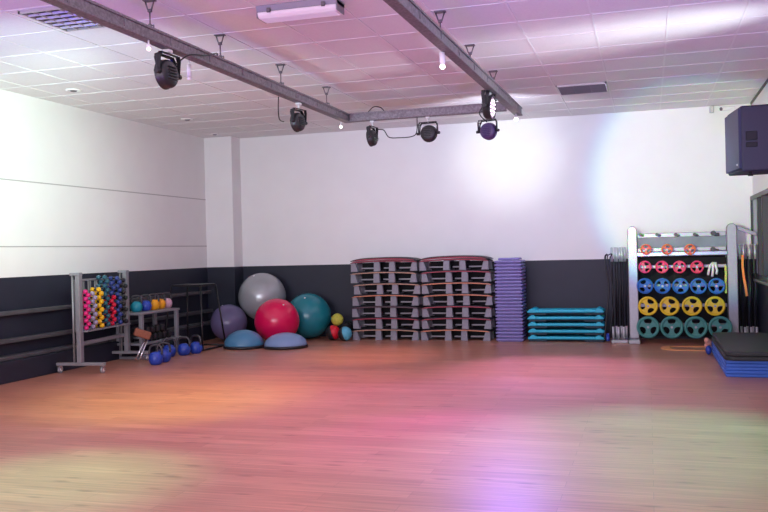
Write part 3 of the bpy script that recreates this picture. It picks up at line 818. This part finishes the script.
for sx, nm, mm in ((-3.735, 'left', 'stepdark'), (-2.68, 'right', 'stepdark')):
    n = 24; tp = []; bt = []
    for i in range(n + 1):
        u = -1 + 2 * i / n
        base = 0.1695 * 6 + 0.148 + 0.022 * (1 - u * u)
        bt.append((sx + 0.518 * u, base + 0.002)); tp.append((sx + 0.522 * u, base + 0.004 + 0.030 * (1 - u ** 6) + 0.004))
    t = thing('step_top_pad', 'domed dark rubber pad with burgundy edge lying on the %s step stack' % nm, 'step pad', (0, 0, 0))
    MB().prism(tp + bt[::-1], 12.113, 12.46, 'y').build('pad', M['stepdark'], t)
    tp2 = [(a, b - 0.016) for a, b in tp[1:-1]]; bt2 = bt[1:-1]
    MB().prism(tp2 + bt2[::-1], 12.100, 12.112, 'y').build('edge', M['rimred'], t)

# ------------------------------------------------------------------ lilac blocks
NB = 24
pitch = 0.0476
pb = thing('riser_block', '', 'riser block', (-1.87, 12.2, 0))
MB().box((0, 0, 0.023), (0.385, 0.385, 0.030), 0.010, seg=2).box((0, 0, 0.001), (0.335, 0.335, 0.0165), 0.003).build('block', M['purple'], pb)
MB().prism([(-0.14, -0.14), (0.14, -0.14), (0.14, 0.14), (-0.14, 0.14)], 0.036, 0.0395, 'z', 0.001).build('raised_top', M['purple'], pb)
for i in range(NB):
    o = pb if i == 0 else dup(pb)
    o.location = (-1.880 + random.uniform(-0.004, 0.004), 12.2, 0.0075 + pitch * (NB - 1 - i))
    lab = 'flat lilac riser block, %s in the tall stack of twenty-four' % nth_down(i, NB)
    tag(o, lab, 'riser block', 'lilac riser blocks in the tall stack')
# the top one has a taller raised plateau
t = tag(MB().prism([(-0.15, -0.13), (0.15, -0.13), (0.15, 0.13), (-0.15, 0.13)], 0.0, 0.030, 'z', 0.011, seg=2).build('riser_pad', M['purple']), 'small lilac pad lying on top of the tall lilac stack', 'riser pad')
t.location = (-1.880, 12.2, 0.0075 + pitch * (NB - 1) + 0.0445)

# ------------------------------------------------------------------ turquoise steps
ts = thing('aerobic_step', '', 'aerobic step')
MB().box((0, 0, 0.052), (1.02, 0.38, 0.040), 0.012, seg=2).build('platform', M['turq'], ts)
for a in (-1, 1):
    MB().prism([(a * 0.52, 0.034), (a * 0.52, 0.052), (a * 0.485, 0.075), (a * 0.465, 0.092), (a * 0.435, 0.092), (a * 0.40, 0.070), (a * 0.40, 0.034)] , -0.195, 0.195, 'y', 0.004).build('end_lug', M['turq'], ts)
    MB().box((a * 0.38, 0, 0.018), (0.25, 0.36, 0.034), 0.004).build('foot', M['turqdark'], ts)
MB().box((0, 0, 0.024), (0.52, 0.30, 0.020), 0.003).build('underside', M['turqdark'], ts)
for i in range(5):
    o = ts if i == 0 else dup(ts)
    o.location = (-1.115 + random.uniform(-0.006, 0.006), 12.26, 0.0925 * (4 - i))
    tag(o, 'turquoise aerobic step, %s in the low stack of five' % nth_down(i, 5), 'aerobic step', 'turquoise aerobic steps in a low stack')

# ------------------------------------------------------------------ barbell and plate rack
RY0 = 12.0
rk = thing('weight_plate_rack', 'wide silver steel rack for coloured weight plates at the right', 'rack', (0, 0, 0))
for xx in (-0.20, 1.045):
    ol = [(xx - 0.062, 0.06), (xx + 0.062, 0.06)] + [(xx + 0.062 * math.cos(PI * k / 14), 1.505 + 0.062 * math.sin(PI * k / 14)) for k in range(15)]
    MB().prism(ol, 12.01, 12.15, 'y', 0.010, seg=2).build('post', M['silver'], rk)
    MB().box((xx, 12.15, 0.03), (0.15, 0.62, 0.06), 0.008).build('foot', M['silver'], rk)
for zz, hh in ((1.435, 0.06), (1.243, 0.055), (1.015, 0.045), (0.763, 0.045), (0.500, 0.045), (0.238, 0.045)):
    MB().box((0.4225, 12.08, zz), (1.11, 0.05, hh), 0.006).build('rail', M['silver'], rk)
MB().box((0.4225, 12.10, 1.335), (1.13, 0.012, 0.17), rot=RX(0.35)).build('back_sheet', M['sheet'], rk)
MB().box((0.4225, 12.04, 1.185), (1.13, 0.10, 0.05), 0.006).build('tray', M['sheet'], rk)
MB().box((0.4225, 12.40, 0.60), (1.13, 0.02, 1.10)).build('back_panel', M['panelblack'], rk)
MB().prism([(1.09, 1.49), (1.09, 1.545), (1.35, 1.44), (1.35, 1.39)], 12.08, 12.11, 'y', 0.004).build('side_arm', M['silver'], rk)
def peg(x_, z_, cap=False):
    m = MB().cyl((x_, 11.92, z_), (x_, 12.06, z_), 0.014, n=12)
    o = m.build('peg', M['chrome'], rk)
def hook(x_, z_, s=1.0):
    h_ = MB()
    h_.cyl((x_, 11.97, z_), (x_, 12.06, z_), 0.024 * s, n=14)
    h_.box((x_ + 0.03 * s, 12.02, z_ - 0.015 * s), (0.05 * s, 0.04, 0.03 * s), 0.008, rot=None)
    h_.build('hook', M['black'], rk)
for i, xx in enumerate((-0.099, 0.116, 0.353, 0.588)): hook(xx, 1.452 - i * 0.006, 0.9)
hook(0.819, 1.445, 1.35); hook(0.81, 1.235, 1.3)
def plate(m, r, x_, z_, label, group, rot, th=0.034):
    t = thing('weight_plate', label, 'weight plate', (x_, 11.90, z_), group=group)
    n = 48
    mt = RX(PI / 2)
    p = MB()
    ro, ri = r, r * 0.73
    # outer ring
    prof = [(ri, -th * 0.5), (ri * 1.02, th * 0.42), (ro * 0.97, th * 0.5), (ro, th * 0.30), (ro, -th * 0.30), (ro * 0.97, -th * 0.5)]
    tb = bmesh.new(); rings = []
    for (a, b) in prof: rings.append([tb.verts.new(mt @ Vector((a * math.cos(2 * PI * k / n), a * math.sin(2 * PI * k / n), b))) for k in range(n)])
    for i in range(len(rings)):
        A, B = rings[i], rings[(i + 1) % len(rings)]
        for k in range(n): tb.faces.new((A[k], A[(k + 1) % n], B[(k + 1) % n], B[k]))
    bmesh.ops.recalc_face_normals(tb, faces=tb.faces)
    p.merge(tb, 0, True)
    # hub and three flared spokes
    p.cyl(mt @ Vector((0, 0, -th * 0.45)), mt @ Vector((0, 0, th * 0.45)), r * 0.27, n=24)
    for k in range(3):
        a = rot + 2 * PI * k / 3
        pts = [(0.14 * r, -0.22 * r), (0.34 * r, -0.18 * r), (0.52 * r, -0.24 * r), (0.66 * r, -0.44 * r), (0.84 * r, 0), (0.66 * r, 0.44 * r), (0.52 * r, 0.24 * r), (0.34 * r, 0.18 * r), (0.14 * r, 0.22 * r)]
        tb = bmesh.new()
        f0 = [tb.verts.new((u, v, -th * 0.38)) for u, v in pts]; f1 = [tb.verts.new((u, v, th * 0.38)) for u, v in pts]
        tb.faces.new(f0[::-1]); tb.faces.new(f1)
        for q in range(len(pts)): tb.faces.new((f0[q], f0[(q + 1) % len(pts)], f1[(q + 1) % len(pts)], f1[q]))
        bmesh.ops.recalc_face_normals(tb, faces=tb.faces)
        bmesh.ops.transform(tb, matrix=mt @ RZ(a), verts=tb.verts)
        p.merge(tb, 0)
    p.build('disc', m, t)
    MB().cyl((0, -th * 0.5 - 0.002, 0), (0, 0, 0), 0.016 if r > 0.08 else 0.012, n=16).build('steel_bushing', M['grey'], t)
def plate_row(m, r, xs_, z0, z1, word, size, rots):
    n = len(xs_)
    for i, xx in enumerate(xs_):
        zz = z0 + (z1 - z0) * i / max(1, n - 1)
        pos = ['leftmost', 'second from the left', 'third from the left', 'fourth from the left', 'rightmost'][i] if i < n - 1 else 'rightmost'
        peg(xx, zz)
        plate(M[m], r, xx, zz, '%s %s weight plate, %s in its row on the silver rack' % (size, word, pos), '%s weight plates on the rack' % word, rots[i % len(rots)])
plate_row('porange', 0.072, (-0.027, 0.238, 0.523), 1.251, 1.238, 'orange', 'smallest', (0.5, 0.3, 0.5))
plate_row('ppink', 0.084, (-0.044, 0.17, 0.388, 0.604), 1.020, 1.008, 'pink', 'small', (0.1, PI / 3, PI / 2, 0.6))
plate_row('pblue', 0.105, (-0.050, 0.171, 0.395, 0.617, 0.836), 0.768, 0.757, 'blue', 'medium', (0.9, PI / 2, PI / 2, -PI / 2, 0.6))
plate_row('pyellow', 0.126, (-0.018, 0.253, 0.532, 0.813), 0.502, 0.498, 'yellow', 'large', (0.0, 0.1, 0.3, PI / 6))
plate_row('pgreen', 0.146, (-0.023, 0.275, 0.573, 0.871), 0.222, 0.222, 'green', 'largest', (-PI / 2, -PI / 2, 0.5, 0.2))

# barbells standing in their holders
def holder(x0, x1, label):
    t = thing('barbell_holder', label, 'barbell holder', ((x0 + x1) / 2, 12.12, 0))
    MB().box((0, 0, 0.022), (x1 - x0, 0.34, 0.044), 0.006).build('base_plate', M['silver'], t)
    return t
hL = holder(-0.50, -0.285, 'silver floor plate holding upright barbells left of the plate rack')
hR = holder(1.125, 1.345, 'silver floor plate holding upright barbells right of the plate rack')
bb = thing('studio_barbell', '', 'barbell')
MB().cyl((0, 0, 0.12), (0, 0, 1.14), 0.0115, n=12).build('shaft', M['blackmetal'], bb)
MB().cyl((0, 0, 0.0), (0, 0, 0.17), 0.0165, n=12).build('lower_sleeve', M['sleeve'], bb)
MB().cyl((0, 0, 1.05), (0, 0, 1.235), 0.0165, n=12).lathe([(0.0165, 1.235), (0.012, 1.245), (0, 1.247)], 12).build('upper_sleeve', M['sleeve'], bb)
pos_l = [(-0.475, 12.06), (-0.435, 12.17), (-0.405, 12.04), (-0.368, 12.17), (-0.338, 12.05), (-0.305, 12.17)]
pos_r = [(1.150, 12.17), (1.185, 12.05), (1.222, 12.17), (1.258, 12.05), (1.295, 12.17), (1.325, 12.06)]
for i, (a, b) in enumerate(pos_l):
    o = bb if i == 0 else dup(bb)
    o.location = (a, b, 0.044)
    tag(o, 'black studio barbell with chrome ends left of the plate rack, %s from the left' % ORD[i], 'barbell', 'barbells left of the plate rack')
for i, (a, b) in enumerate(pos_r):
    o = dup(bb); o.location = (a, b, 0.044)
    tag(o, 'black studio barbell with chrome ends right of the plate rack, %s from the rack' % ORD[i], 'barbell', 'barbells right of the plate rack')

# hanging bands and cloths
def ribbon(name, pts, wdt, th, m, label, cat):
    # flat strap along pts, width along y
    t = bmesh.new()
    P = [Vector(p) for p in pts]; rows = []
    for i, p in enumerate(P):
        d = (P[min(i + 1, len(P) - 1)] - P[max(i - 1, 0)]).normalized()
        wv = Vector((0, 1, 0)) if abs(d.y) < 0.9 else Vector((1, 0, 0))
        nrm = d.cross(wv).normalized()
        rows.append([t.verts.new(p + wv * wdt / 2 * a + nrm * th / 2 * b) for a, b in ((-1, -1), (1, -1), (1, 1), (-1, 1))])
    for A, B in zip(rows, rows[1:]):
        for k in range(4): t.faces.new((A[k], A[(k + 1) % 4], B[(k + 1) % 4], B[k]))
    t.faces.new(rows[0][::-1]); t.faces.new(rows[-1])
    bmesh.ops.recalc_face_normals(t, faces=t.faces)
    o = MB().merge(t, 0).build(name, m)
    return tag(o, label, cat)
cable([(-0.53, 12.05, 1.20), (-0.56, 12.05, 1.16), (-0.55, 12.03, 1.0), (-0.52, 12.02, 0.75), (-0.545, 12.0, 0.45), (-0.575, 12.0, 0.2), (-0.59, 12.0, 0.05)], 'black rubber exercise tube hanging beside the left barbells', 0.012, M['black'])
t = thing('tube_handle', 'small blue grip on the floor between turquoise steps and barbells', 'exercise grip', (-0.545, 11.98, 0.03))
MB().cyl((-0.0, -0.02, 0.0), (0.0, 0.02, 0.09), 0.024, n=14).build('grip', M['kbblue'], t)
cable([(-0.50, 12.04, 1.14), (-0.47, 12.0, 1.2), (-0.53, 12.0, 1.16), (-0.50, 12.0, 0.95), (-0.46, 11.98, 0.6), (-0.52, 11.96, 0.1)], 'thin dark exercise cord looped over the left barbells', 0.007, M['black'])
ribbon('resistance_band', [(1.165, 11.99, 1.15), (1.162, 11.98, 1.0), (1.175, 11.98, 0.85), (1.195, 11.97, 0.72), (1.205, 11.97, 0.62)], 0.012, 0.028, M['bandorange'], 'orange resistance band hanging on the barbells right of the rack', 'resistance band')
ribbon('strap', [(0.955, 11.97, 1.02), (0.957, 11.965, 0.9), (0.95, 11.96, 0.78), (0.955, 11.96, 0.66)], 0.012, 0.026, M['lime'], 'lime green strap hanging inside the right post of the rack', 'strap')
t = thing('white_straps', 'bundle of white straps hung on the rack beside the pink plates', 'strap', (0.82, 11.96, 1.0))
for a, b in ((-0.05, -0.10), (0.0, -0.12), (0.05, -0.09)):
    MB().tube([(0.0 + a * 0.3, 0, 0.06), (a * 0.7 - 0.02, -0.02, 0.02), (a - 0.02, -0.03, -0.04), (a - 0.03, -0.02, b)], 0.016, 8).build('strap', M['cloth'], t)
# loose tan band on the floor in front of the rack
pts = []
bm_ = bmesh.new(); A = []
for k in range(41):
    th = 2 * PI * k / 40
    A.append((0.50 + 0.32 * math.cos(th), 11.40 + 0.24 * math.sin(th) + 0.03 * math.sin(3 * th)))
vi = []
for j, (x_, y_) in enumerate(A[:-1]):
    cx_, cy_ = 0.50, 11.40
    d = Vector((x_ - cx_, y_ - cy_, 0)).normalized() * 0.055
    vi.append([bm_.verts.new((x_ - d.x, y_ - d.y, 0.001)), bm_.verts.new((x_ + d.x, y_ + d.y, 0.001)), bm_.verts.new((x_ + d.x, y_ + d.y, 0.008)), bm_.verts.new((x_ - d.x, y_ - d.y, 0.008))])
for j in range(len(vi)):
    P_, Q_ = vi[j], vi[(j + 1) % len(vi)]
    for k in range(4): bm_.faces.new((P_[k], P_[(k + 1) % 4], Q_[(k + 1) % 4], Q_[k]))
bmesh.ops.recalc_face_normals(bm_, faces=bm_.faces)
tag(MB().merge(bm_, 0).build('resistance_band', M['band']), 'loose tan orange band loop lying on the floor in front of the plate rack', 'resistance band')

# ------------------------------------------------------------------ mats at the right
mx0, mx1, my0, my1 = 0.70, 1.34, 9.0, 11.0
zc = 0.0
mats = []
for i in range(5):
    th = 0.033
    j = random.uniform(-0.006, 0.006)
    o = MB().box(((mx0 + mx1) / 2 + j, (my0 + my1) / 2 + j, zc + th / 2), (mx1 - mx0, my1 - my0, th - 0.001), 0.008, seg=2).build('gym_mat', M['matblue'])
    tag(o, 'blue gym mat, %s of the five blue ones in the pile' % nth_down(4 - i, 5), 'gym mat', 'blue gym mats in the pile')
    zc += th
for i in range(2):
    th = 0.046
    pts = []
    rr = 0.10
    x0, x1, y0, y1 = mx0 - 0.01 + 0.01 * i, mx1, my0 - 0.05 - 0.015 * i, my1 - 0.1
    for cx_, cy_, a0 in ((x0 + rr, y0 + rr, PI), (x1 - rr, y0 + rr, 1.5 * PI), (x1 - rr, y1 - rr, 0), (x0 + rr, y1 - rr, 0.5 * PI)):
        for k in range(7): pts.append((cx_ + rr * math.cos(a0 + PI / 2 * k / 6), cy_ + rr * math.sin(a0 + PI / 2 * k / 6)))
    o = MB().prism(pts, zc, zc + th - 0.002, 'z', 0.010, seg=2).build('gym_mat', M['matblack'])
    tag(o, ['black gym mat with rounded corners lying between blue mats and the top one', 'black gym mat with rounded corners on top of the pile'][i], 'gym mat', 'black gym mats on the pile')
    zc += th
t = thing('cloth_bundle', 'small rose coloured cloth bundle tucked at the back corner of the mats', 'cloth', (0.655, 10.80, 0))
MB().sphere((0, 0, 0.145), 0.038, scale=(1, 1, 1), seg=16).sphere((-0.02, -0.05, 0.175), 0.030, seg=16).sphere((-0.01, 0.05, 0.10), 0.034, seg=16).build('cloth', M['amber'], t)
MB().sphere((0.0, -0.01, 0.055), 0.055, scale=(0.65, 1, 1), seg=16).build('blue_knot', M['kbblue'], t)
